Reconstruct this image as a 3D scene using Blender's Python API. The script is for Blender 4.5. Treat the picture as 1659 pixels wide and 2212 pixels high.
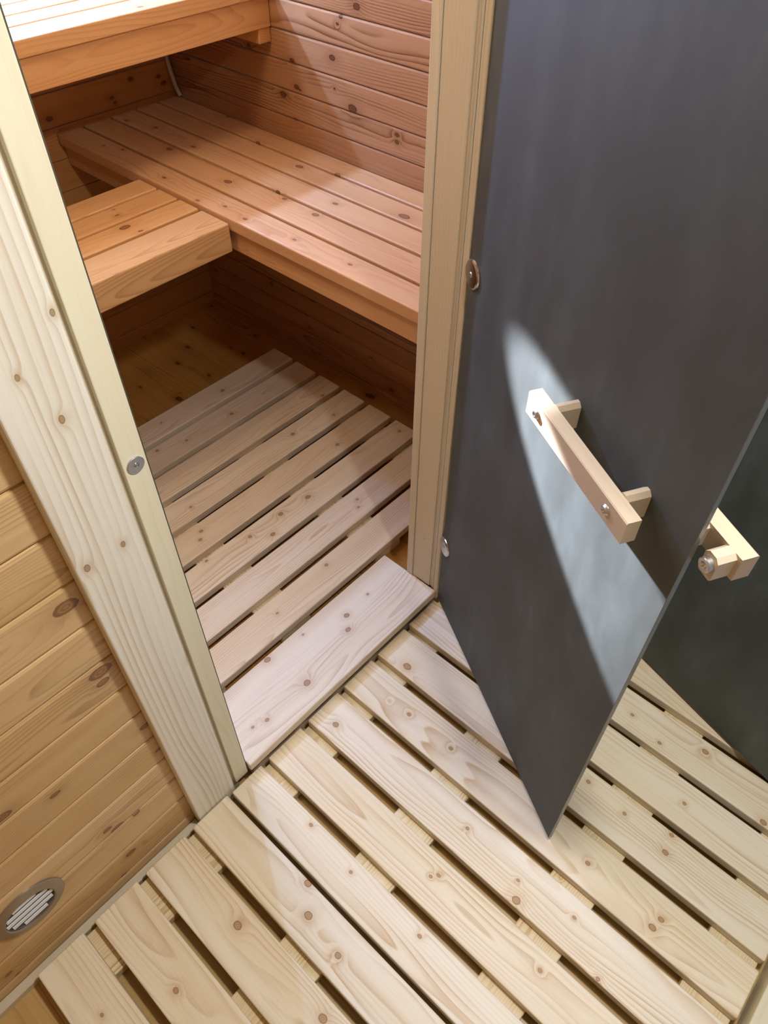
import bpy, bmesh, math, random
from mathutils import Vector, Matrix
D = bpy.data
scene = bpy.context.scene
for o in list(D.objects):
    D.objects.remove(o)
random.seed(7)

# ------------------------------------------------------------------ camera
def camera():
    pitch, yaw, roll = [math.radians(a) for a in (47.668527, 48.072905, 0.356738)]
    cp, sp = math.cos(pitch), math.sin(pitch)
    fw = Vector((math.sin(yaw)*cp, math.cos(yaw)*cp, -sp))
    r0 = Vector((math.cos(yaw), -math.sin(yaw), 0)); u0 = r0.cross(fw)
    c, s = math.cos(roll), math.sin(roll)
    r = c*r0 + s*u0; u = -s*r0 + c*u0
    cam = D.cameras.new('camera'); o = D.objects.new('camera', cam)
    scene.collection.objects.link(o)
    m = Matrix(((r.x, u.x, -fw.x, -0.29345), (r.y, u.y, -fw.y, -0.68890), (r.z, u.z, -fw.z, 1.65902), (0, 0, 0, 1)))
    o.matrix_world = m
    cam.sensor_fit = 'VERTICAL'; cam.sensor_height = 24.0
    cam.lens = 24.0*1579.3/2212.0
    cam.clip_start = 0.02; cam.clip_end = 50
    scene.camera = o
camera()

# ------------------------------------------------------------------ light
world = D.worlds.new('world'); scene.world = world; world.use_nodes = True
world.node_tree.nodes['Background'].inputs[0].default_value = (0.80, 0.88, 1.0, 1)
world.node_tree.nodes['Background'].inputs[1].default_value = 0.35

def aim(o, target):
    o.rotation_euler = (Vector(target) - o.location).to_track_quat('-Z', 'Y').to_euler()
def light(name, kind, loc, energy, col, **kw):
    l = D.lights.new(name, kind); l.energy = energy; l.color = col
    for k, v in kw.items(): setattr(l, k, v)
    o = D.objects.new(name, l); o.location = loc; scene.collection.objects.link(o)
    return o
SAUNA_LAMP = (0.86, 1.575, 1.685)
light('anteroom_ceiling_lamp', 'AREA', (0.35, -0.66, 2.07), 24.0, (1.0, 0.985, 0.965), shape='DISK', size=0.16)
light('sauna_wall_lamp', 'POINT', SAUNA_LAMP, 90.0, (0.24, 0.45, 1.0), shadow_soft_size=0.022)
light('sauna_ceiling_lamp', 'POINT', (0.62, 1.50, 1.98), 28.0, (0.30, 0.46, 1.0), shadow_soft_size=0.06)
light('sauna_warm_fill', 'POINT', (0.10, 0.75, 2.0), 17.0, (1.0, 0.84, 0.66), shadow_soft_size=0.14)  # added fill light, gives the cabin wood its warm base
sp = light('door_streak_spot', 'SPOT', SAUNA_LAMP, 2900.0, (0.82, 0.86, 1.0), shadow_soft_size=0.012,
           spot_size=math.radians(6.7), spot_blend=0.25)  # added narrow spot, shaped to throw the bright streak on the glass door
aim(sp, (0.426, -0.467, 0.815))

scene.view_settings.view_transform = 'Standard'
scene.view_settings.look = 'None'
scene.view_settings.exposure = 0.0
scene.view_settings.gamma = 1.0
scene.view_settings.use_curve_mapping = False

# ------------------------------------------------------------------ materials
def sc(h):
    h = h.lstrip('#'); o = []
    for i in (0, 2, 4):
        c = int(h[i:i+2], 16)/255
        o.append(c/12.92 if c <= 0.04045 else ((c+0.055)/1.055)**2.4)
    return (*o, 1)

class NT:
    def __init__(s, tree): s.t = tree; s.n = tree.nodes; s.l = tree.links
    def put(s, sock, v):
        if hasattr(v, 'is_linked') or isinstance(v, bpy.types.NodeSocket): s.l.new(v, sock)
        else: sock.default_value = v
    def m(s, op, a, b=None, c=None, clamp=False):
        n = s.n.new('ShaderNodeMath'); n.operation = op; n.use_clamp = clamp
        s.put(n.inputs[0], a)
        if b is not None: s.put(n.inputs[1], b)
        if c is not None: s.put(n.inputs[2], c)
        return n.outputs[0]
    def v(s, op, a, b=None):
        n = s.n.new('ShaderNodeVectorMath'); n.operation = op
        s.put(n.inputs[0], a)
        if b is not None: s.put(n.inputs[1], b)
        return n.outputs['Value'] if op in ('DISTANCE', 'LENGTH') else n.outputs[0]
    def comb(s, x, y, z):
        n = s.n.new('ShaderNodeCombineXYZ')
        for i, k in enumerate((x, y, z)): s.put(n.inputs[i], k)
        return n.outputs[0]
    def sep(s, a):
        n = s.n.new('ShaderNodeSeparateXYZ'); s.put(n.inputs[0], a); return n.outputs
    def noise(s, vec, scale=1.0, detail=2.0, rough=0.5):
        n = s.n.new('ShaderNodeTexNoise'); s.put(n.inputs['Vector'], vec)
        n.inputs['Scale'].default_value = scale; n.inputs['Detail'].default_value = detail
        n.inputs['Roughness'].default_value = rough
        return n.outputs['Fac']
    def attr(s, name):
        n = s.n.new('ShaderNodeAttribute'); n.attribute_name = name; return n
    def ss(s, x, a, b):   # smoothstep a->b gives 0->1
        n = s.n.new('ShaderNodeMapRange'); n.interpolation_type = 'SMOOTHSTEP'
        s.put(n.inputs[0], x); n.inputs[1].default_value = a; n.inputs[2].default_value = b
        return n.outputs[0]
    def mix(s, f, a, b, mode='MIX'):
        n = s.n.new('ShaderNodeMix'); n.data_type = 'RGBA'; n.blend_type = mode
        s.put(n.inputs[0], f); s.put(n.inputs[6], a); s.put(n.inputs[7], b)
        return n.outputs[2]

def wood_mat(name, light_c, tone_c, ring_c, knot_c, rough=0.5, ring=0.55, sp=0.0065, knots=(), stretch=0.62,
             small=0.5, varies=0.6, spec=0.35, fibre=0.12, halo=0.45, coat=0.0, ks=0.7, warp=0.07, lfreq=1.4):
    """a plank material: rings of a log cut by the board, fibres, and knots that bend the grain.
    wp = (along, across, thickness) of the place, wl = the same measured from the board's middle, sd = seed"""
    mt = D.materials.new(name); mt.use_nodes = True
    t = NT(mt.node_tree); bs = t.n['Principled BSDF']
    wp = t.attr('wp').outputs['Vector']; wl = t.attr('wl').outputs['Vector']; sd = t.attr('sd').outputs['Fac']
    wn = t.n.new('ShaderNodeTexWhiteNoise'); wn.noise_dimensions = '1D'; t.put(wn.inputs['W'], sd)
    rc = t.sep(wn.outputs['Color'])
    L, A, B = t.sep(wl)
    P, Q, _ = t.sep(wp)
    # knots given one by one
    kd = None
    s2 = t.comb(t.m('MULTIPLY', P, stretch), Q, 0.0)
    for (ka, kc, kr) in knots:
        d = t.m('DIVIDE', t.v('DISTANCE', s2, (ka*stretch, kc, 0)), kr*ks)
        kd = d if kd is None else t.m('MINIMUM', kd, d)
    # tiny scattered knots
    vo = t.n.new('ShaderNodeTexVoronoi'); vo.inputs['Scale'].default_value = 9.0
    t.put(vo.inputs['Vector'], t.comb(t.m('MULTIPLY', P, 0.75), Q, t.m('MULTIPLY', sd, 3.71)))
    vr = t.sep(vo.outputs['Color'])
    d2 = t.m('DIVIDE', vo.outputs['Distance'], 0.028)
    d2 = t.m('ADD', d2, t.m('MULTIPLY', t.m('GREATER_THAN', vr[0], small), 50.0))
    kd = d2 if kd is None else t.m('MINIMUM', kd, d2)
    wob = t.noise(t.comb(t.m('MULTIPLY', P, 60.0), t.m('MULTIPLY', Q, 60.0), sd), 1.0, 2.0)
    kd = t.m('MULTIPLY', kd, t.m('ADD', 0.75, t.m('MULTIPLY', wob, 0.5)))
    bump_k = t.m('POWER', 2.718, t.m('MULTIPLY', t.m('MULTIPLY', kd, kd), -0.16))
    # rings
    lf = t.noise(t.comb(t.m('ADD', t.m('MULTIPLY', L, lfreq), t.m('MULTIPLY', sd, 5.3)), t.m('MULTIPLY', A, 7.0), t.m('MULTIPLY', sd, 1.7)), 1.0, 2.0)
    ox = t.m('MULTIPLY', t.m('SUBTRACT', rc[0], 0.5), 0.10)
    oz = t.m('ADD', 0.012, t.m('MULTIPLY', rc[1], 0.06))
    da = t.m('ADD', A, ox); db = t.m('ADD', B, oz)
    rad = t.m('SQRT', t.m('ADD', t.m('MULTIPLY', da, da), t.m('MULTIPLY', db, db)))
    rad = t.m('ADD', rad, t.m('MULTIPLY', lf, warp))
    rad = t.m('ADD', rad, t.m('MULTIPLY', bump_k, 0.010))
    fr = t.m('FRACT', t.m('DIVIDE', rad, sp))
    late = t.m('MULTIPLY', t.m('POWER', fr, 2.6), t.m('SUBTRACT', 1.0, t.ss(fr, 0.90, 1.0)))
    mod = t.noise(t.comb(t.m('MULTIPLY', L, 2.0), t.m('MULTIPLY', A, 25.0), sd), 1.0, 1.0)
    ringm = t.m('MULTIPLY', late, t.m('MULTIPLY', t.ss(mod, 0.25, 0.75), ring*1.9), clamp=True)
    fib = t.noise(t.comb(t.m('MULTIPLY', P, 14.0), t.m('MULTIPLY', Q, 620.0), t.m('MULTIPLY', B, 620.0)), 1.0, 2.0)
    big = t.noise(t.comb(t.m('MULTIPLY', L, 1.3), t.m('MULTIPLY', A, 14.0), t.m('MULTIPLY', sd, 2.9)), 1.0, 2.0)
    tone = t.m('ADD', t.m('MULTIPLY', rc[2], varies), t.m('MULTIPLY', t.ss(big, 0.35, 0.75), 0.45), clamp=True)
    col = t.mix(tone, light_c, tone_c)
    col = t.mix(ringm, col, ring_c)
    col = t.mix(t.m('MULTIPLY', t.ss(fib, 0.45, 0.8), fibre), col, ring_c)
    hal = t.m('MULTIPLY', bump_k, halo)
    col = t.mix(hal, col, ring_c)
    kring = t.m('MULTIPLY', t.m('ADD', t.m('SINE', t.m('MULTIPLY', kd, 15.0)), 1.0), 0.34)
    rim = t.m('MULTIPLY', t.ss(kd, 0.72, 0.92), t.m('SUBTRACT', 1.0, t.ss(kd, 1.0, 1.12)))
    kbase = t.mix(t.m('ADD', kring, 0.25), knot_c, ring_c)
    km = t.m('SUBTRACT', 1.0, t.ss(kd, 0.92, 1.08))
    col = t.mix(t.m('MULTIPLY', km, 0.85), col, kbase)
    col = t.mix(t.m('MULTIPLY', rim, 0.65), col, knot_c)
    t.put(bs.inputs['Base Color'], col)
    t.put(bs.inputs['Roughness'], t.m('ADD', rough, t.m('MULTIPLY', ringm, -0.08)))
    bs.inputs['Specular IOR Level'].default_value = spec
    if coat:
        bs.inputs['Coat Weight'].default_value = coat; bs.inputs['Coat Roughness'].default_value = 0.22
    bp = t.n.new('ShaderNodeBump'); bp.inputs['Strength'].default_value = 0.25; bp.inputs['Distance'].default_value = 0.0012
    t.put(bp.inputs['Height'], t.m('ADD', t.m('MULTIPLY', ringm, -0.5), t.m('MULTIPLY', fib, 0.5)))
    t.put(bs.inputs['Normal'], bp.outputs[0])
    return mt

def plain_mat(name, col, rough=0.5, metal=0.0, spec=0.5, noise=0.0, alpha=1.0):
    mt = D.materials.new(name); mt.use_nodes = True
    t = NT(mt.node_tree); bs = t.n['Principled BSDF']
    tc = t.n.new('ShaderNodeTexCoord').outputs['Object']
    nz = t.noise(tc, 60.0, 3.0)
    c2 = tuple(min(1, c*(1-noise)) for c in col[:3]) + (1,)
    t.put(bs.inputs['Base Color'], t.mix(nz, col, c2))
    bs.inputs['Metallic'].default_value = metal; bs.inputs['Specular IOR Level'].default_value = spec
    t.put(bs.inputs['Roughness'], t.m('ADD', rough, t.m('MULTIPLY', nz, 0.08)))
    return mt

K_outer=[(-0.269,-0.057,0.011),(-0.314,-0.099,0.012),(-0.408,-0.109,0.009),(-0.221,-0.208,0.012),(-0.219,-0.36,0.008),(-0.46,-0.202,0.011),(-0.188,0.03,0.006),(-0.32,0.019,0.005),(-0.506,0.025,0.006),(-0.061,0.235,0.01),(-0.175,0.375,0.007),(-0.306,0.376,0.007),(-0.085,0.473,0.014),(-0.462,0.139,0.006),(-0.451,0.126,0.005),(-0.448,0.256,0.006),(-0.592,0.244,0.005),(-0.611,0.21,0.012),(-0.718,0.263,0.005),(-0.683,0.372,0.007),(-0.845,0.354,0.01),(-0.851,0.379,0.008),(-0.795,0.504,0.009),(-0.788,0.546,0.007),(-0.688,0.518,0.006),(-0.59,0.526,0.007),(-0.757,0.775,0.01),(-0.666,0.722,0.006),(-0.581,0.743,0.006),(-0.777,0.629,0.006),(-0.926,0.708,0.01),(-0.719,0.138,0.006),(-0.81,0.202,0.006)]
K_inner=[(0.853,1.112,0.01),(0.792,0.99,0.009),(0.605,0.994,0.006),(0.602,1.127,0.005),(0.51,1.024,0.007),(1.072,0.831,0.008),(1.024,0.728,0.007),(0.862,0.759,0.01),(0.696,0.513,0.011),(0.593,0.523,0.01),(0.523,0.48,0.01),(0.472,0.523,0.008),(0.389,0.644,0.008),(0.367,0.62,0.008),(0.33,0.545,0.006),(0.791,0.395,0.006),(0.77,0.37,0.006),(0.548,0.284,0.007),(0.464,0.123,0.01),(0.435,0.089,0.01),(0.255,0.056,0.012),(0.345,0.165,0.004),(0.233,0.177,0.011),(0.926,0.613,0.009),(1.113,0.507,0.008),(0.429,0.744,0.006),(0.553,0.129,0.005),(0.087,0.066,0.005),(0.122,0.055,0.007)]
K_bench=[(1.017,0.943,0.012),(0.873,0.997,0.009),(0.821,0.978,0.007),(0.7,1.051,0.008),(0.694,0.97,0.01),(0.517,1.121,0.015),(0.943,1.148,0.012),(0.827,1.186,0.009),(1.168,1.183,0.009),(1.164,1.089,0.008),(0.905,0.841,0.006),(0.811,0.83,0.006),(0.637,0.841,0.006),(0.45,0.848,0.006),(1.394,1.258,0.008),(1.606,1.013,0.007),(1.489,1.041,0.007),(1.281,1.028,0.008),(1.321,0.969,0.01),(1.486,0.85,0.005),(1.42,0.872,0.006),(1.169,0.839,0.007),(0.986,0.813,0.006)]
K_foot=[(0.64,1.126,0.004),(0.628,1.092,0.006),(0.603,1.02,0.013),(0.583,0.916,0.005),(0.619,0.974,0.006)]
K_footf=[(0.473,0.713,0.014),(0.619,0.718,0.004)]
K_upper=[(0.871,1.164,0.007)]
K_right=[(0.813,1.159,0.01),(0.87,1.128,0.006),(0.883,1.11,0.005),(0.908,1.028,0.01),(1.07,0.989,0.008),(1.256,0.993,0.007),(1.059,0.924,0.009),(1.121,0.891,0.011),(1.045,0.919,0.004),(0.835,0.918,0.014),(0.671,0.891,0.007),(0.671,0.872,0.007),(1.075,0.834,0.004),(1.283,0.209,0.008),(1.631,0.129,0.007),(1.088,0.103,0.006),(0.774,0.119,0.005),(0.678,0.029,0.01)]
K_back=[(0.798,0.809,0.01),(1.023,0.815,0.007),(1.03,0.799,0.006),(1.105,0.851,0.009),(1.21,0.835,0.008),(1.225,0.812,0.009)]
K_left=[(-0.154,0.817,0.017),(-0.155,0.643,0.017),(-0.158,0.616,0.01),(-0.308,0.44,0.008),(-0.264,0.191,0.012),(-0.223,0.181,0.007),(-0.272,0.061,0.01),(-0.307,0.001,0.006),(-0.132,0.425,0.01),(-0.132,0.324,0.006),(-0.381,0.489,0.012),(-0.557,0.031,0.006),(-0.549,0.0,0.006),(-0.28,0.212,0.008)]
K_arch=[(1.118,-0.067,0.005),(0.888,-0.056,0.005),(0.888,-0.112,0.006),(1.19,-0.093,0.004),(0.55,-0.025,0.005),(1.24,-0.034,0.004)]
K_floor=[(1.831,1.181,0.01),(1.649,1.224,0.006),(1.581,1.073,0.008),(1.352,1.206,0.008),(1.49,0.976,0.009),(1.433,0.885,0.009),(1.257,0.757,0.013),(1.287,0.919,0.007),(1.805,0.91,0.006),(1.718,0.929,0.006),(1.877,0.926,0.005),(1.298,1.096,0.008),(0.757,1.237,0.016),(1.363,1.088,0.005),(1.417,0.704,0.005)]

M = {}
M['outer'] = wood_mat('spruce_duckboard', sc('ece3cf'), sc('e2d0a9'), sc('bf9966'), sc('86603c'), knots=K_outer, rough=0.5, stretch=0.82, ks=0.62, ring=0.62, small=0.35)
M['outer_batten'] = wood_mat('spruce_batten', sc('e4d6b4'), sc('d9c496'), sc('b9955f'), sc('6e4a2c'), rough=0.55, sp=0.0045, ring=0.8)
M['inner'] = wood_mat('spruce_inner', sc('e4d9c6'), sc('d8c4a6'), sc('b8946e'), sc('7a5434'), knots=K_inner, rough=0.5, sp=0.0055, stretch=0.82, ks=0.62, ring=0.62, small=0.35)
M['bench'] = wood_mat('bench_pine', sc('d4a87c'), sc('c79563'), sc('a06a40'), sc('57301a'), knots=K_bench, rough=0.42, ring=0.35, sp=0.006, halo=0.35, small=0.15)
M['foot'] = wood_mat('step_pine', sc('d8a872'), sc('cc975e'), sc('a5693a'), sc('57301a'), knots=K_foot, rough=0.42, ring=0.4, sp=0.006, halo=0.35, small=0.15)
M['foot_front'] = wood_mat('step_front_pine', sc('d4aa76'), sc('ca9862'), sc('a06c3e'), sc('7a5330'), knots=K_footf, rough=0.45, ring=0.5, sp=0.005, halo=0.4, small=0.1)
M['upper'] = wood_mat('upper_bench_pine', sc('d8a872'), sc('cc975e'), sc('a86c3c'), sc('57301a'), knots=K_upper, rough=0.4, ring=0.35, sp=0.006, small=0.2)
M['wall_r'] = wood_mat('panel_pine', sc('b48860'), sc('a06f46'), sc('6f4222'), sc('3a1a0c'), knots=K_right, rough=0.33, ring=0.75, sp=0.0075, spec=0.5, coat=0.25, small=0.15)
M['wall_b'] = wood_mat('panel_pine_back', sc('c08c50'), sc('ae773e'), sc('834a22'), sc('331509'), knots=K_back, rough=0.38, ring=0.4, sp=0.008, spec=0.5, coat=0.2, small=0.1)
M['wall_l'] = wood_mat('panel_pine_front', sc('d8ba8a'), sc('c4a068'), sc('966d3c'), sc('5f3018'), knots=K_left, rough=0.4, ring=0.5, sp=0.0065, spec=0.45, coat=0.15, small=0.15)
M['floor'] = wood_mat('floor_pine', sc('b88844'), sc('a27034'), sc('6f4118'), sc('2e1406'), knots=K_floor, rough=0.3, ring=0.4, sp=0.008, spec=0.5, coat=0.3, small=0.2)
M['floor_front'] = wood_mat('floor_pine_front', sc('c4a56c'), sc('b59258'), sc('8c6433'), sc('4a2a14'), rough=0.35, ring=0.3, sp=0.009, spec=0.4, small=0.1)
M['arch'] = wood_mat('architrave_spruce', sc('e8e5da'), sc('e0dbc9'), sc('b89a6e'), sc('7b6246'), knots=K_arch, rough=0.42, ring=0.5, sp=0.0125, varies=0.2, warp=0.09, lfreq=0.9, small=0.0, fibre=0.05)
M['jamb'] = wood_mat('jamb_lime', sc('d0c6b0'), sc('c2b498'), sc('9c8664'), sc('6a4a2c'), rough=0.42, ring=0.25, sp=0.007, small=0.0)
M['strip'] = wood_mat('jamb_strip', sc('e3dec6'), sc('d9d0b0'), sc('c2b088'), sc('6a4a2c'), rough=0.45, ring=0.2, sp=0.008, small=0.0, varies=0.2)
M['handle'] = wood_mat('handle_alder', sc('cdbda6'), sc('c4b196'), sc('a58c6e'), sc('6a4a2c'), rough=0.45, ring=0.15, sp=0.004, small=0.0)
M['steel'] = plain_mat('steel', (0.62, 0.63, 0.64, 1), 0.32, 1.0, noise=0.1)
M['chrome'] = plain_mat('chrome', (0.58, 0.58, 0.62, 1), 0.12, 1.0)
M['vent_ring'] = plain_mat('vent_grey', sc('a59a8c'), 0.35, 0.75, noise=0.08)
M['vent_white'] = plain_mat('vent_white', sc('dfe3e6'), 0.4, 0.0)
M['duct'] = plain_mat('duct_grey', sc('4c5052'), 0.5, 0.0)
M['seal'] = plain_mat('door_seal', sc('b4b4a6'), 0.25, 0.0, spec=0.8)
M['gasket'] = plain_mat('dark_gasket', sc('4a463c'), 0.5, 0.0)
M['cable'] = plain_mat('grey_cable', sc('b8b2a4'), 0.5, 0.0)
M['ceil'] = plain_mat('ceiling_paint', sc('d8c8a8'), 0.7, 0.0)

def glass_mat():
    mt = D.materials.new('smoked_satin_glass'); mt.use_nodes = True
    t = NT(mt.node_tree); bs = t.n['Principled BSDF']
    tc = t.n.new('ShaderNodeTexCoord').outputs['Object']
    x, y, z = t.sep(tc)
    n1 = t.noise(t.comb(t.m('MULTIPLY', x, 5.0), y, t.m('MULTIPLY', z, 2.2)), 1.6, 4.0, 0.6)
    n2 = t.noise(t.comb(t.m('MULTIPLY', x, 700.0), y, t.m('MULTIPLY', z, 700.0)), 1.0, 1.0)
    n3 = t.noise(t.comb(t.m('MULTIPLY', x, 40.0), y, t.m('MULTIPLY', z, 14.0)), 1.0, 3.0)
    dust = t.m('ADD', t.m('MULTIPLY', t.ss(n1, 0.35, 0.75), 0.55), t.m('MULTIPLY', t.m('MULTIPLY', t.ss(n3, 0.5, 0.8), t.ss(n1, 0.5, 0.7)), 0.5), clamp=True)
    dust = t.m('MULTIPLY', dust, t.m('ADD', 0.75, t.m('MULTIPLY', n2, 0.5)))
    t.put(bs.inputs['Base Color'], t.mix(dust, (0.017, 0.018, 0.014, 1), (0.074, 0.090, 0.088, 1)))
    t.put(bs.inputs['Roughness'], t.m('ADD', 0.68, t.m('MULTIPLY', n1, 0.12)))
    bs.inputs['Specular IOR Level'].default_value = 1.0; bs.inputs['IOR'].default_value = 1.6; bs.inputs['Specular Tint'].default_value = (0.92, 1.0, 0.97, 1)
    return mt
M['glass'] = glass_mat()
M['glass_edge'] = plain_mat('glass_edge', sc('666b6a'), 0.15, 0.0, spec=0.9)

# ------------------------------------------------------------------ mesh helpers
C = scene.collection
SEED = [1.0]
def nseed():
    SEED[0] += 1.37
    return SEED[0]

class MB:
    """collects boards, tubes and discs into one mesh"""
    def __init__(s):
        s.bm = bmesh.new()
        s.wp = s.bm.verts.layers.float_vector.new('wp')
        s.wl = s.bm.verts.layers.float_vector.new('wl')
        s.sd = s.bm.verts.layers.float.new('sd')
        s.done = 0
    def tagv(s, vs, axis, cen, seed):
        order = {'x': (0, 1, 2), 'y': (1, 0, 2), 'z': (2, 0, 1), 'xz': (0, 2, 1), 'yz': (1, 2, 0), 'zy': (2, 1, 0)}[axis]
        for v in vs:
            c = v.co
            v[s.wp] = tuple(c[k] for k in order)
            d = c - cen
            v[s.wl] = tuple(d[k] for k in order)
            v[s.sd] = seed
    def box(s, lo, hi, axis='x', bevel=0.002, seg=2, seed=None, rot=None):
        lo = Vector(lo); hi = Vector(hi); cen = (lo+hi)/2
        before = set(s.bm.verts)
        r = bmesh.ops.create_cube(s.bm, size=1.0)
        vs = r['verts']
        for v in vs:
            v.co = Vector((v.co.x*(hi.x-lo.x), v.co.y*(hi.y-lo.y), v.co.z*(hi.z-lo.z))) + cen
        if bevel:
            es = list({e for v in vs for e in v.link_edges})
            bmesh.ops.bevel(s.bm, geom=es, offset=bevel, segments=seg, profile=0.5, affect='EDGES')
        new = [v for v in s.bm.verts if v not in before]
        s.tagv(new, axis, cen, nseed() if seed is None else seed)
        if rot is not None:
            for v in new: v.co = rot @ (v.co-cen) + cen
        return s
    def prism(s, pts, a, b, axis='z', along='x', seed=None):
        """polygon pts in a plane swept from a to b along an axis; pts are (u,v) pairs"""
        def P(u, v, w):
            return {'x': (w, u, v), 'y': (u, w, v), 'z': (u, v, w)}[axis]
        before = set(s.bm.verts)
        A = [s.bm.verts.new(P(u, v, a)) for u, v in pts]
        B = [s.bm.verts.new(P(u, v, b)) for u, v in pts]
        n = len(pts)
        for i in range(n):
            s.bm.faces.new((A[i], A[(i+1) % n], B[(i+1) % n], B[i]))
        s.bm.faces.new(A[::-1]); s.bm.faces.new(B)
        new = [v for v in s.bm.verts if v not in before]
        cen = sum((v.co for v in new), Vector())/len(new)
        s.tagv(new, along, cen, nseed() if seed is None else seed)
        return s
    def lathe(s, prof, cen, axis, seg=40, closed=False):
        """prof: list of (radius, height) turned around axis (a unit vector) at cen"""
        cen = Vector(cen); ax = Vector(axis).normalized(); q = ax.to_track_quat('Z', 'Y')
        before = set(s.bm.verts)
        rings = []
        for r, h in prof:
            if r < 1e-6:
                rings.append([s.bm.verts.new(cen + q @ Vector((0, 0, h)))])
            else:
                rings.append([s.bm.verts.new(cen + q @ Vector((r*math.cos(2*math.pi*k/seg), r*math.sin(2*math.pi*k/seg), h))) for k in range(seg)])
        pairs = list(zip(rings, rings[1:])) + ([(rings[-1], rings[0])] if closed else [])
        for a, b in pairs:
            for k in range(seg):
                k2 = (k+1) % seg
                if len(a) == 1 and len(b) == 1: continue
                if len(a) == 1: s.bm.faces.new((a[0], b[k], b[k2]))
                elif len(b) == 1: s.bm.faces.new((a[k], a[k2], b[0]))
                else: s.bm.faces.new((a[k], a[k2], b[k2], b[k]))
        return s
    def tube(s, pts, r, seg=12):
        pts = [Vector(p) for p in pts]; rings = []
        for i, p in enumerate(pts):
            d = (pts[min(i+1, len(pts)-1)] - pts[max(i-1, 0)]).normalized(); q = d.to_track_quat('Z', 'Y')
            rings.append([s.bm.verts.new(p + q @ Vector((r*math.cos(2*math.pi*k/seg), r*math.sin(2*math.pi*k/seg), 0))) for k in range(seg)])
        for a, b in zip(rings, rings[1:]):
            for k in range(seg): s.bm.faces.new((a[k], a[(k+1) % seg], b[(k+1) % seg], b[k]))
        s.bm.faces.new(rings[0][::-1]); s.bm.faces.new(rings[-1])
        return s
    def build(s, name, mat, parent=None, smooth=False, origin=None):
        bmesh.ops.recalc_face_normals(s.bm, faces=s.bm.faces[:])
        me = D.meshes.new(name); 
        if origin is None:
            if parent is not None: origin = Vector((0, 0, 0))
            else:
                xs = [v.co for v in s.bm.verts]
                origin = Vector(((min(c.x for c in xs)+max(c.x for c in xs))/2, (min(c.y for c in xs)+max(c.y for c in xs))/2, min(c.z for c in xs)))
        origin = Vector(origin)
        base = Vector(parent['wo']) if parent is not None and 'wo' in parent else Vector((0, 0, 0))
        for v in s.bm.verts: v.co -= origin + (base if parent is not None else Vector((0, 0, 0)))
        s.bm.to_mesh(me); s.bm.free()
        if smooth:
            for p in me.polygons: p.use_smooth = True
        me.materials.append(mat)
        o = D.objects.new(name, me); C.objects.link(o)
        if parent is not None:
            o.parent = parent; o['wo'] = tuple(base); o.location = origin
        else: o.location = origin; o['wo'] = tuple(origin)
        return o

def thing(name, loc, label, cat=None, group=None, kind=None, rotz=0.0, local=False):
    o = D.objects.new(name, None); C.objects.link(o); o.empty_display_size = 0.1
    o.location = loc; o.rotation_euler = (0, 0, rotz)
    o['wo'] = (0, 0, 0) if local else tuple(loc)
    tag(o, label, cat, group, kind); return o
def tag(o, label, cat=None, group=None, kind=None):
    if label: o['label'] = label
    if cat: o['category'] = cat
    if group: o['group'] = group
    if kind: o['kind'] = kind
    return o
def one(mb, name, mat, label, cat, kind=None, smooth=False):
    return tag(mb.build(name, mat, smooth=smooth), label, cat, None, kind)

def screw(parent, cen, axis, r=0.0042, name='screw', mat=None):
    b = MB(); b.lathe([(0, 0.0), (r*0.42, 0.0), (r*0.5, 0.0009), (r*0.95, 0.0006), (r, 0.0), (r, -0.001)], cen, axis, 20)
    o = b.build(name, mat or M['steel'], parent, smooth=True)
    return o

# ------------------------------------------------------------------ setting
def floor_boards(x0, x1, y0, y1, z, pitch, off):
    b = MB(); x = off
    while x > x0: x -= pitch
    while x < x1:
        b.box((max(x, x0), y0, z-0.02), (min(x+pitch, x1), y1, z), 'y', 0.0013, 1)
        x += pitch
    return b
bf = floor_boards(-1.0, 1.264, 0.050, 1.68, -0.025, 0.0955, 0.797)
one(bf, 'floor', M['floor'], 'amber varnished pine floorboards inside the sauna cabin', 'floor', 'structure')
bf = floor_boards(-1.0, 1.264, -1.12, 0.0495, -0.056, 0.0955, 0.797)
one(bf, 'floor', M['floor_front'], 'pine boards under the slatted mats of the anteroom', 'floor', 'structure')

def panel_x(xw, th, y0, y1, z0, pitch, zmin, zmax, bev=0.0045):
    b = MB(); z = z0
    while z > zmin: z -= pitch
    while z < zmax:
        lo, hi = max(z, zmin), min(z+pitch, zmax)
        if hi-lo > 0.01: b.box((min(xw, xw+th), y0, lo), (max(xw, xw+th), y1, hi-0.0015), 'yz', bev, 2)
        z += pitch
    return b
def panel_y(yw, th, x0, x1, z0, pitch, zmin, zmax, bev=0.0045, b=None):
    b = b or MB(); z = z0
    while z > zmin: z -= pitch
    while z < zmax:
        lo, hi = max(z, zmin), min(z+pitch, zmax)
        if hi-lo > 0.01: b.box((x0, min(yw, yw+th), lo), (x1, max(yw, yw+th), hi-0.0015), 'xz', bev, 2)
        z += pitch
    return b
CEIL = 2.12
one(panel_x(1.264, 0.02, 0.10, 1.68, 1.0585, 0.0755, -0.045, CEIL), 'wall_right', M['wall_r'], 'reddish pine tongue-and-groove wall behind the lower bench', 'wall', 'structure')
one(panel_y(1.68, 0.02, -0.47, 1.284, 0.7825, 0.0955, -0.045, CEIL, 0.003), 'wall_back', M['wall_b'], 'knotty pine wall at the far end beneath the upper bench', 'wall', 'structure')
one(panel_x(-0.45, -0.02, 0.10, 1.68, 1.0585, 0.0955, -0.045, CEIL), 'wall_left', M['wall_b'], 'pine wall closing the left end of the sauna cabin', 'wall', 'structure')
b = panel_y(0.03, 0.018, -1.0, -0.10, 0.089, 0.0955, -0.056, CEIL, 0.006)
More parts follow.
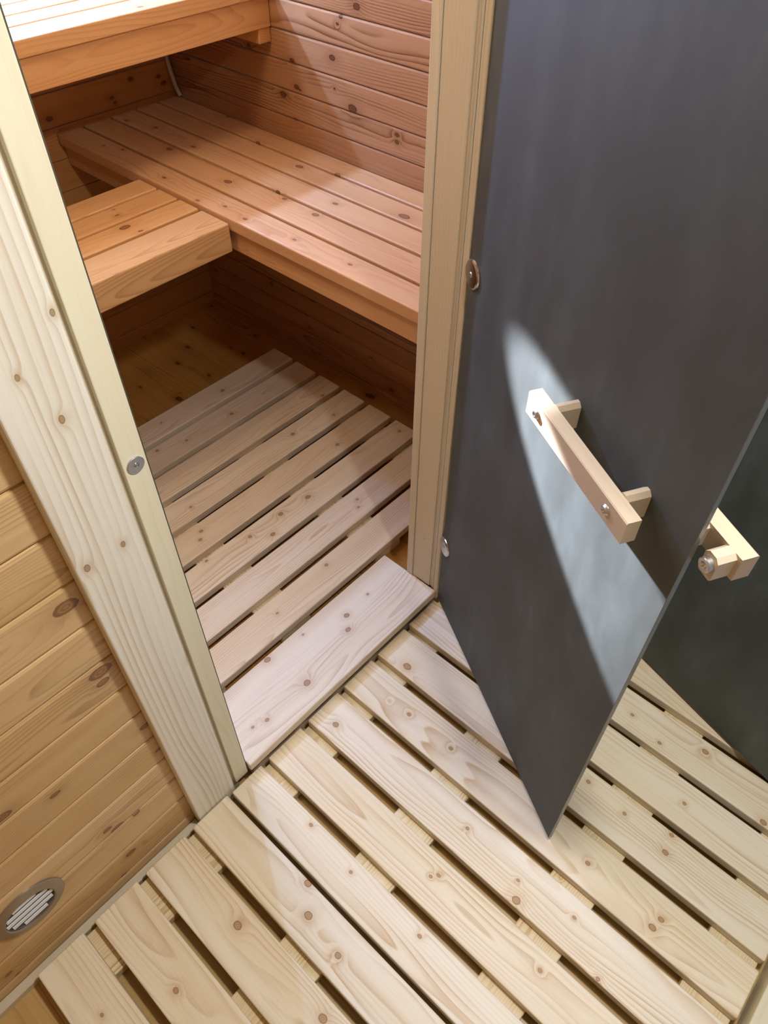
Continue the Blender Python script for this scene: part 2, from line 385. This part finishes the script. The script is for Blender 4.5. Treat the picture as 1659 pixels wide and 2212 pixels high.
o = one(b, 'wall_front', M['wall_l'], 'golden pine tongue-and-groove wall left of the door frame with a round vent', 'wall', 'structure')
b = panel_y(0.03, 0.018, 0.72, 1.264, 0.089, 0.0955, -0.056, CEIL)
b = panel_y(0.03, 0.018, -0.10, 0.72, 0.089, 0.0955, 1.965, CEIL, b=b)
one(b, 'wall_front', M['wall_l'], 'pine tongue-and-groove wall above and right of the sauna doorway', 'wall', 'structure')
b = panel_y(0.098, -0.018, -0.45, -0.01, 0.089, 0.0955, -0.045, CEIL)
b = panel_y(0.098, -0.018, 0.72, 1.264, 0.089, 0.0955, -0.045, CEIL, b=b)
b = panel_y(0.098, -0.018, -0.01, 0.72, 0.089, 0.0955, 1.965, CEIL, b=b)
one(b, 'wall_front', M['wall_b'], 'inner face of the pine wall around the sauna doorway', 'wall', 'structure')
one(panel_x(1.264, 0.02, -1.12, 0.03, 1.0585, 0.0955, -0.056, CEIL), 'wall_right', M['wall_l'], 'pine wall at the right end of the anteroom', 'wall', 'structure')
one(panel_x(-1.0, -0.02, -1.12, 0.03, 1.0585, 0.0955, -0.056, CEIL), 'wall_left', M['wall_l'], 'pine wall at the left end of the anteroom', 'wall', 'structure')
b = panel_y(-1.10, -0.02, -1.0, 0.04, 0.089, 0.0955, -0.056, CEIL)
b = panel_y(-1.10, -0.02, 0.80, 1.264, 0.089, 0.0955, -0.056, CEIL, b=b)
b = panel_y(-1.10, -0.02, 0.04, 0.80, 0.089, 0.0955, 1.965, CEIL, b=b)
one(b, 'wall_near', M['wall_l'], 'pine wall opposite the sauna door', 'wall', 'structure')
one(MB().box((-1.02, -1.12, CEIL), (1.284, 1.70, CEIL+0.02), 'x', 0), 'ceiling', M['ceil'], 'pale board ceiling above sauna and anteroom', 'ceiling', 'structure')

# base strip under the left wall
b = MB(); b.box((-0.98, 0.010, -0.056), (-0.129, 0.029, -0.037), 'x', 0.001, 1)
one(b, 'baseboard_left', M['jamb'], 'thin pale strip along the foot of the golden pine wall', 'baseboard', 'structure')

# ------------------------------------------------------------------ door frame of the sauna
t1 = thing('trim_1', (-0.075, 0.01, 0), 'pale spruce architrave board left of the doorway', 'door trim', kind='structure')
MB().box((-0.128, 0.004, -0.056), (-0.0275, 0.029, 1.96), 'z', 0.0035, 3).build('architrave_board', M['arch'], t1)
t2 = thing('trim_2', (0.0, 0.05, 0), 'pale left door jamb with a round steel strike disc', 'door trim', kind='structure')
MB().box((-0.0265, 0.0165, -0.05), (-0.010, 0.10, 1.93), 'z', 0.001, 1).build('jamb_core', M['jamb'], t2)
MB().box((-0.0185, 0.0085, -0.004), (0.0165, 0.098, 1.93), 'z', 0.0015, 2).build('jamb_strip', M['strip'], t2)
MB().box((0.0167, 0.0105, 0.0), (0.0185, 0.0135, 1.92), 'z', 0).build('gasket', M['gasket'], t2)
MB().box((0.0167, 0.0150, 0.0), (0.0198, 0.0185, 1.92), 'z', 0.0003, 1).build('seal', M['seal'], t2)
b = MB(); b.lathe([(0, 0.0022), (0.0120, 0.0022), (0.0128, 0.0016), (0.0128, 0)], (-0.001, 0.0085, 0.997), (0, -1, 0), 48)
dsk = b.build('strike_disc', M['steel'], t2)
screw(dsk, (-0.001, 0.0060, 0.997), (0, -1, 0), 0.0040, 'screw', M['chrome'])
t3 = thing('trim_3', (0.70, 0.05, 0), 'tan right door jamb the glass door hangs on', 'door trim', kind='structure')
MB().box((0.6875, 0.024, 0.0355), (0.72, 0.0830, 1.93), 'z', 0.0012, 2).build('jamb_board', M['jamb'], t3)
MB().box((0.6845, 0.0836, 0.0355), (0.72, 0.103, 1.93), 'z', 0.0015, 2).build('back_strip', M['jamb'], t3)
MB().box((0.6905, 0.009, 0.0355), (0.72, 0.0245, 1.93), 'z', 0.0006, 1).build('rebate', M['jamb'], t3)
MB().box((0.6885, 0.0105, 0.0355), (0.6908, 0.0165, 1.92), 'z', 0.0010, 2).build('seal', M['seal'], t3)
MB().box((0.6870, -0.0035, 0.0), (0.72, 0.0092, 1.93), 'z', 0.0008, 1).build('front_strip', M['jamb'], t3)
screw(t3, (0.6874, 0.053, 0.215), (-1, 0, 0), 0.0042)
screw(t3, (0.6844, 0.094, 0.055), (-1, 0, 0), 0.0042)
t4 = thing('trim_4', (0.33, 0.05, 1.93), 'horizontal head of the sauna door frame', 'door trim', kind='structure')
MB().box((-0.0185, 0.012, 1.931), (0.72, 0.098, 1.964), 'x', 0.0015, 2).build('head_board', M['jamb'], t4)
b = MB(); b.box((0.0205, -0.001, 0.007), (0.6868, 0.188, 0.035), 'x', 0.0035, 3); b.box((0.030, 0.010, -0.056), (0.675, 0.18, 0.0075), 'x', 0.001, 1)
one(b, 'threshold', M['inner'], 'wide spruce threshold board between the jambs of the sauna door', 'threshold', 'structure')

# opposite doorway
b = MB(); b.box((0.04, -1.115, -0.056), (0.80, -1.052, 0.030), 'x', 0.003, 2)
one(b, 'threshold', M['strip'], 'pale wooden sill behind the slats at the bottom right corner', 'threshold', 'structure')
b = MB(); b.box((0.783, -1.10, 0.031), (0.80, -1.04, 1.95), 'z', 0.001, 1)
one(b, 'trim_5', M['jamb'], 'jamb carrying the second smoked glass door', 'door trim', 'structure')

# ------------------------------------------------------------------ duckboards
def duckboard(name, slats, battens, z, axis, mat, bmat, label, th=0.027, bh=0.028, long=None):
    xs = [a for s in slats for a in (s[0], s[1])]
    ymid = (long[0]+long[1])/2; xm = (min(xs)+max(xs))/2
    base = (xm, ymid, z-th-bh) if axis == 'y' else (ymid, xm, z-th-bh)
    t = thing(name, base, label, 'duckboard')
    for s in slats:
        l0, l1 = (s[2], s[3]) if len(s) > 2 else long
        if axis == 'y': MB().box((s[0], l0, z-th), (s[1], l1, z), 'y', 0.0034, 3).build('slat', mat, t)
        else: MB().box((l0, s[0], z-th), (l1, s[1], z), 'x', 0.0034, 3).build('slat', mat, t)
    for (p0, p1) in battens:
        a, c = min(xs)+0.004, max(xs)-0.004
        if axis == 'y': MB().box((a, p0, z-th-bh), (c, p1, z-th-0.0002), 'x', 0.003, 2).build('batten', bmat, t)
        else: MB().box((p0, a, z-th-bh), (p1, c, z-th-0.0002), 'y', 0.003, 2).build('batten', bmat, t)
    return t
RB = [(-0.104, -0.0035), (-0.404, -0.300), (-0.737, -0.634), (-1.036, -0.936)]
duckboard('duckboard', [(-0.041, 0.046), (0.069, 0.1725), (0.197, 0.300), (0.322, 0.4255), (0.4485, 0.5545), (0.574, 0.681),
                        (0.700, 0.803), (0.826, 0.929), (0.952, 1.055), (1.078, 1.181)], RB, 0.0, 'y', M['outer'], M['outer_batten'],
          'long pale slatted mat in front of the threshold running under both glass doors', long=(-1.039, -0.0025))
LB = [(-0.102, 0.0005), (-0.402, -0.299), (-0.737, -0.634), (-1.036, -0.936)]
duckboard('duckboard', [(-0.150, -0.052), (-0.275, -0.171), (-0.399, -0.296), (-0.526, -0.425)], LB, 0.0, 'y', M['outer'], M['outer_batten'],
          'pale slatted mat at lower left beneath the round vent', long=(-1.038, 0.0015))
IB = [(0.312, 0.415), (0.680, 0.785), (0.02, 0.12), (1.02, 1.12)]
SL = []
for k in range(8):
    n = 1.068-0.1225*k; SL.append((n, n+0.100))
duckboard('duckboard', SL, IB, 0.035, 'x', M['inner'], M['outer_batten'],
          'slatted spruce mat inside the sauna beyond the threshold', th=0.026, bh=0.0338, long=(-0.02, 1.150))

# ------------------------------------------------------------------ benches
t = thing('bench', (1.03, 0.9, 0.668), 'lower pine bench of five long slats along the right wall', 'bench')
for (a, c) in ((0.8043, 0.887), (0.898, 0.989), (1.001, 1.087), (1.098, 1.176), (1.187, 1.262)):
    MB().box((a, 0.104, 0.732), (c, 1.676, 0.767), 'y', 0.0045, 3).build('slat', M['bench'], t)
MB().box((0.819, 0.104, 0.668), (0.847, 1.677, 0.7318), 'y', 0.002, 2).build('front_rail', M['bench'], t)
MB().box((1.225, 0.104, 0.668), (1.262, 1.677, 0.7318), 'y', 0.002, 2).build('wall_rail', M['bench'], t)
for y in (0.35, 0.95, 1.5):
    MB().box((0.848, y, 0.675), (1.2245, y+0.045, 0.7318), 'x', 0.002, 2).build('cross_rail', M['bench'], t)
t = thing('step_bench', (0.2, 1.04, 0.679), 'short pine step bench of four slats butting against the lower bench', 'bench')
MB().box((-0.44, 0.840, 0.679), (0.7985, 0.952, 0.757), 'x', 0.0045, 3).build('front_slat', M['foot_front'], t)
for (a, c) in ((0.965, 1.047), (1.058, 1.142), (1.152, 1.236)):
    MB().box((-0.44, a, 0.722), (0.7985, c, 0.757), 'x', 0.0045, 3).build('slat', M['foot'], t)
for x in (-0.35, 0.25):
    MB().box((x, 0.9525, 0.679), (x+0.045, 1.236, 0.7218), 'y', 0.002, 2).build('cross_rail', M['foot'], t)
MB().box((-0.449, 0.86, 0.635), (-0.40, 1.236, 0.6788), 'y', 0.002, 2).build('wall_cleat', M['foot'], t)
t = thing('bench', (0.4, 1.4, 1.03), 'upper pine bench across the far end with a deep front fascia', 'bench')
for i, (a, c) in enumerate(((1.137, 1.236), (1.2455, 1.328), (1.338, 1.421), (1.431, 1.514), (1.524, 1.607), (1.617, 1.677))):
    MB().box((-0.449, a, 1.133), (1.2625, c, 1.169), 'x', 0.004 if i else 0.003, 3).build('slat', M['upper'], t)
MB().box((-0.449, 1.146, 1.060), (1.2625, 1.172, 1.1327), 'xz', 0.002, 2).build('fascia', M['upper'], t)
MB().box((-0.449, 1.60, 1.060), (1.2625, 1.63, 1.1267), 'xz', 0.002, 2).build('back_rail', M['upper'], t)
MB().box((-0.449, 1.1725, 1.127), (1.2625, 1.678, 1.1328), 'x', 0.0, 1).build('light_stop_board', M['upper'], t)  # added unseen panel, stops lamp light leaking between the slats
MB().box((1.220, 1.150, 1.022), (1.2628, 1.60, 1.0598), 'y', 0.003, 2).build('support_cleat', M['upper'], t)
for x in (-0.2, 0.45):
    MB().box((x, 1.1725, 1.070), (x+0.045, 1.5995, 1.1267), 'y', 0.002, 2).build('cross_rail', M['upper'], t)

# cable in the back corner
b = MB(); b.tube([(1.249, 1.668, 1.13), (1.249, 1.668, 0.95), (1.249, 1.668, 0.88), (1.250, 1.664, 0.84), (1.253, 1.655, 0.80), (1.2555, 1.642, 0.7745)], 0.0072)
one(b, 'cable', M['cable'], 'grey cable hanging in the far corner behind the upper bench', 'cable', smooth=True)

# ------------------------------------------------------------------ round vent
VC = (-0.4535, 0.030, 0.186)
t = thing('air_vent', (VC[0], 0.03, VC[2]-0.068), 'round grey air vent with white louvres low on the golden pine wall', 'vent')
b = MB(); b.lathe([(0.0455, 0.000), (0.0455, 0.006), (0.0475, 0.0075), (0.064, 0.0050), (0.066, 0.0035), (0.066, 0.0)], VC, (0, -1, 0), 72, closed=True)
b.build('flange', M['vent_ring'], t, smooth=False)
b = MB(); b.lathe([(0, 0.0008), (0.046, 0.0008), (0.046, 0.0)], VC, (0, -1, 0), 48)
b.build('duct_back', M['duct'], t)
for i in range(5):
    zc = VC[2] - 0.0335 + i*0.0168
    h = abs(zc-VC[2]); w = math.sqrt(max(0.0447**2 - min(0.0447, h+0.005)**2, 0.0001))
    b = MB()
    b.prism([(0.0285, zc+0.0038), (0.0268, zc+0.0034), (0.0258, zc-0.0040), (0.0285, zc-0.0036)], VC[0]-w, VC[0]+w, 'x', 'x')
    b.build('louvre', M['vent_white'], t)

# ------------------------------------------------------------------ glass doors (local: X along the pane from the hinge, -Y towards the camera side)
def glass_door(name, hinge, rotz, label, width=0.672, hinges=True):
    d = thing(name, (hinge[0], hinge[1], 0), label, 'glass door', rotz=rotz, local=True, kind='structure')
    b = MB(); b.box((0.0, 0.0, 0.012), (width, 0.008, 1.90), 'x', 0.0007, 1)
    pane = b.build('glass_pane', M['glass'], d); pane.data.materials.append(M['glass_edge'])
    for p in pane.data.polygons:
        if abs(p.normal.y) < 0.9: p.material_index = 1
    if hinges:
        for z in (0.995, 0.250):
            b = MB(); b.lathe([(0, 0.0055), (0.0235, 0.0055), (0.0262, 0.0040), (0.0272, 0.0012), (0.0272, 0.0002)], (0.0165, 0, z), (0, -1, 0), 56)
            h = b.build('hinge', M['chrome'], d, smooth=False)
            b = MB(); b.lathe([(0, 0.0075), (0.003, 0.0075), (0.0045, 0.0068), (0.0052, 0.0055)], (0.0165, 0, z), (0, -1, 0), 24)
            b.build('screw', M['steel'], h, smooth=True)
            b = MB(); b.lathe([(0, 0.0055), (0.0262, 0.0055), (0.0272, 0.0012), (0.0272, 0.0002)], (0.0165, 0.008, z), (0, 1, 0), 40)
            b.build('hinge_cap', M['chrome'], h)
    return d
def post(parent, s0, s1, y0, y1, z0, z1, name='post'):
    c = 0.006
    pts = [(z0+c*0.4, s0), (z0, s0+c*0.4), (z0, s1-c*0.4), (z0+c*0.4, s1), (z1-c, s1), (z1, s1-c), (z1, s0+c), (z1-c, s0)]
    b = MB(); b.prism([(s, z) for z, s in pts], y0, y1, 'y', 'z')
    return b.build(name, M['handle'], parent)
rz = math.atan2(-0.8690, -0.4948)
dn = glass_door('door_1', (0.6869, -0.0085), rz, 'open smoked glass sauna door with a wooden bar handle on either side')
# handle on the near face
b = MB(); b.prism([(-0.055, 0.965), (-0.055, 1.0005), (-0.0535, 1.0025), (-0.0345, 1.0025), (-0.0345, 0.965)], 0.350, 0.6175, 'x', 'x')
hd = b.build('handle', M['handle'], dn)
for s in (0.386, 0.567):
    post(hd, s, s+0.018, -0.0346, -0.0002, 0.9605, 1.006)
for s in (0.380, 0.575):
    b = MB(); b.lathe([(0, 0.003), (0.0022, 0.003), (0.0027, 0.0046), (0.0052, 0.0044), (0.0062, 0.0034), (0.0066, 0.0020), (0.0078, 0.0016), (0.0080, 0)], (s, -0.055, 0.984), (0, -1, 0), 28)
    b.build('screw', M['steel'], hd, smooth=True)
# handle on the far face, reaching past the free edge
b = MB(); b.prism([(0.068, 0.962), (0.068, 0.999), (0.066, 1.0005), (0.0435, 1.0005), (0.0435, 0.962)], 0.437, 0.7065, 'x', 'x')
h2 = b.build('handle', M['handle'], dn)
for s in (0.475, 0.630):
    post(h2, s, s+0.018, 0.0082, 0.0434, 0.9605, 1.000)
post(h2, 0.6765, 0.7005, 0.0170, 0.0434, 0.963, 1.0005, 'magnet_block')
b = MB(); b.lathe([(0, 0.0035), (0.0020, 0.0035), (0.0035, 0.0045), (0.0050, 0.0075), (0.0090, 0.0078), (0.0100, 0.0068), (0.0100, 0.0)], (0.6885, 0.0170, 0.984), (0, -1, 0), 40)
b.build('magnet', M['steel'], h2, smooth=False)

rz2 = math.atan2(0.379, 0.101)
glass_door('door_2', (0.7700, -1.030), rz2, 'second smoked glass door standing open behind the first one', hinges=False)
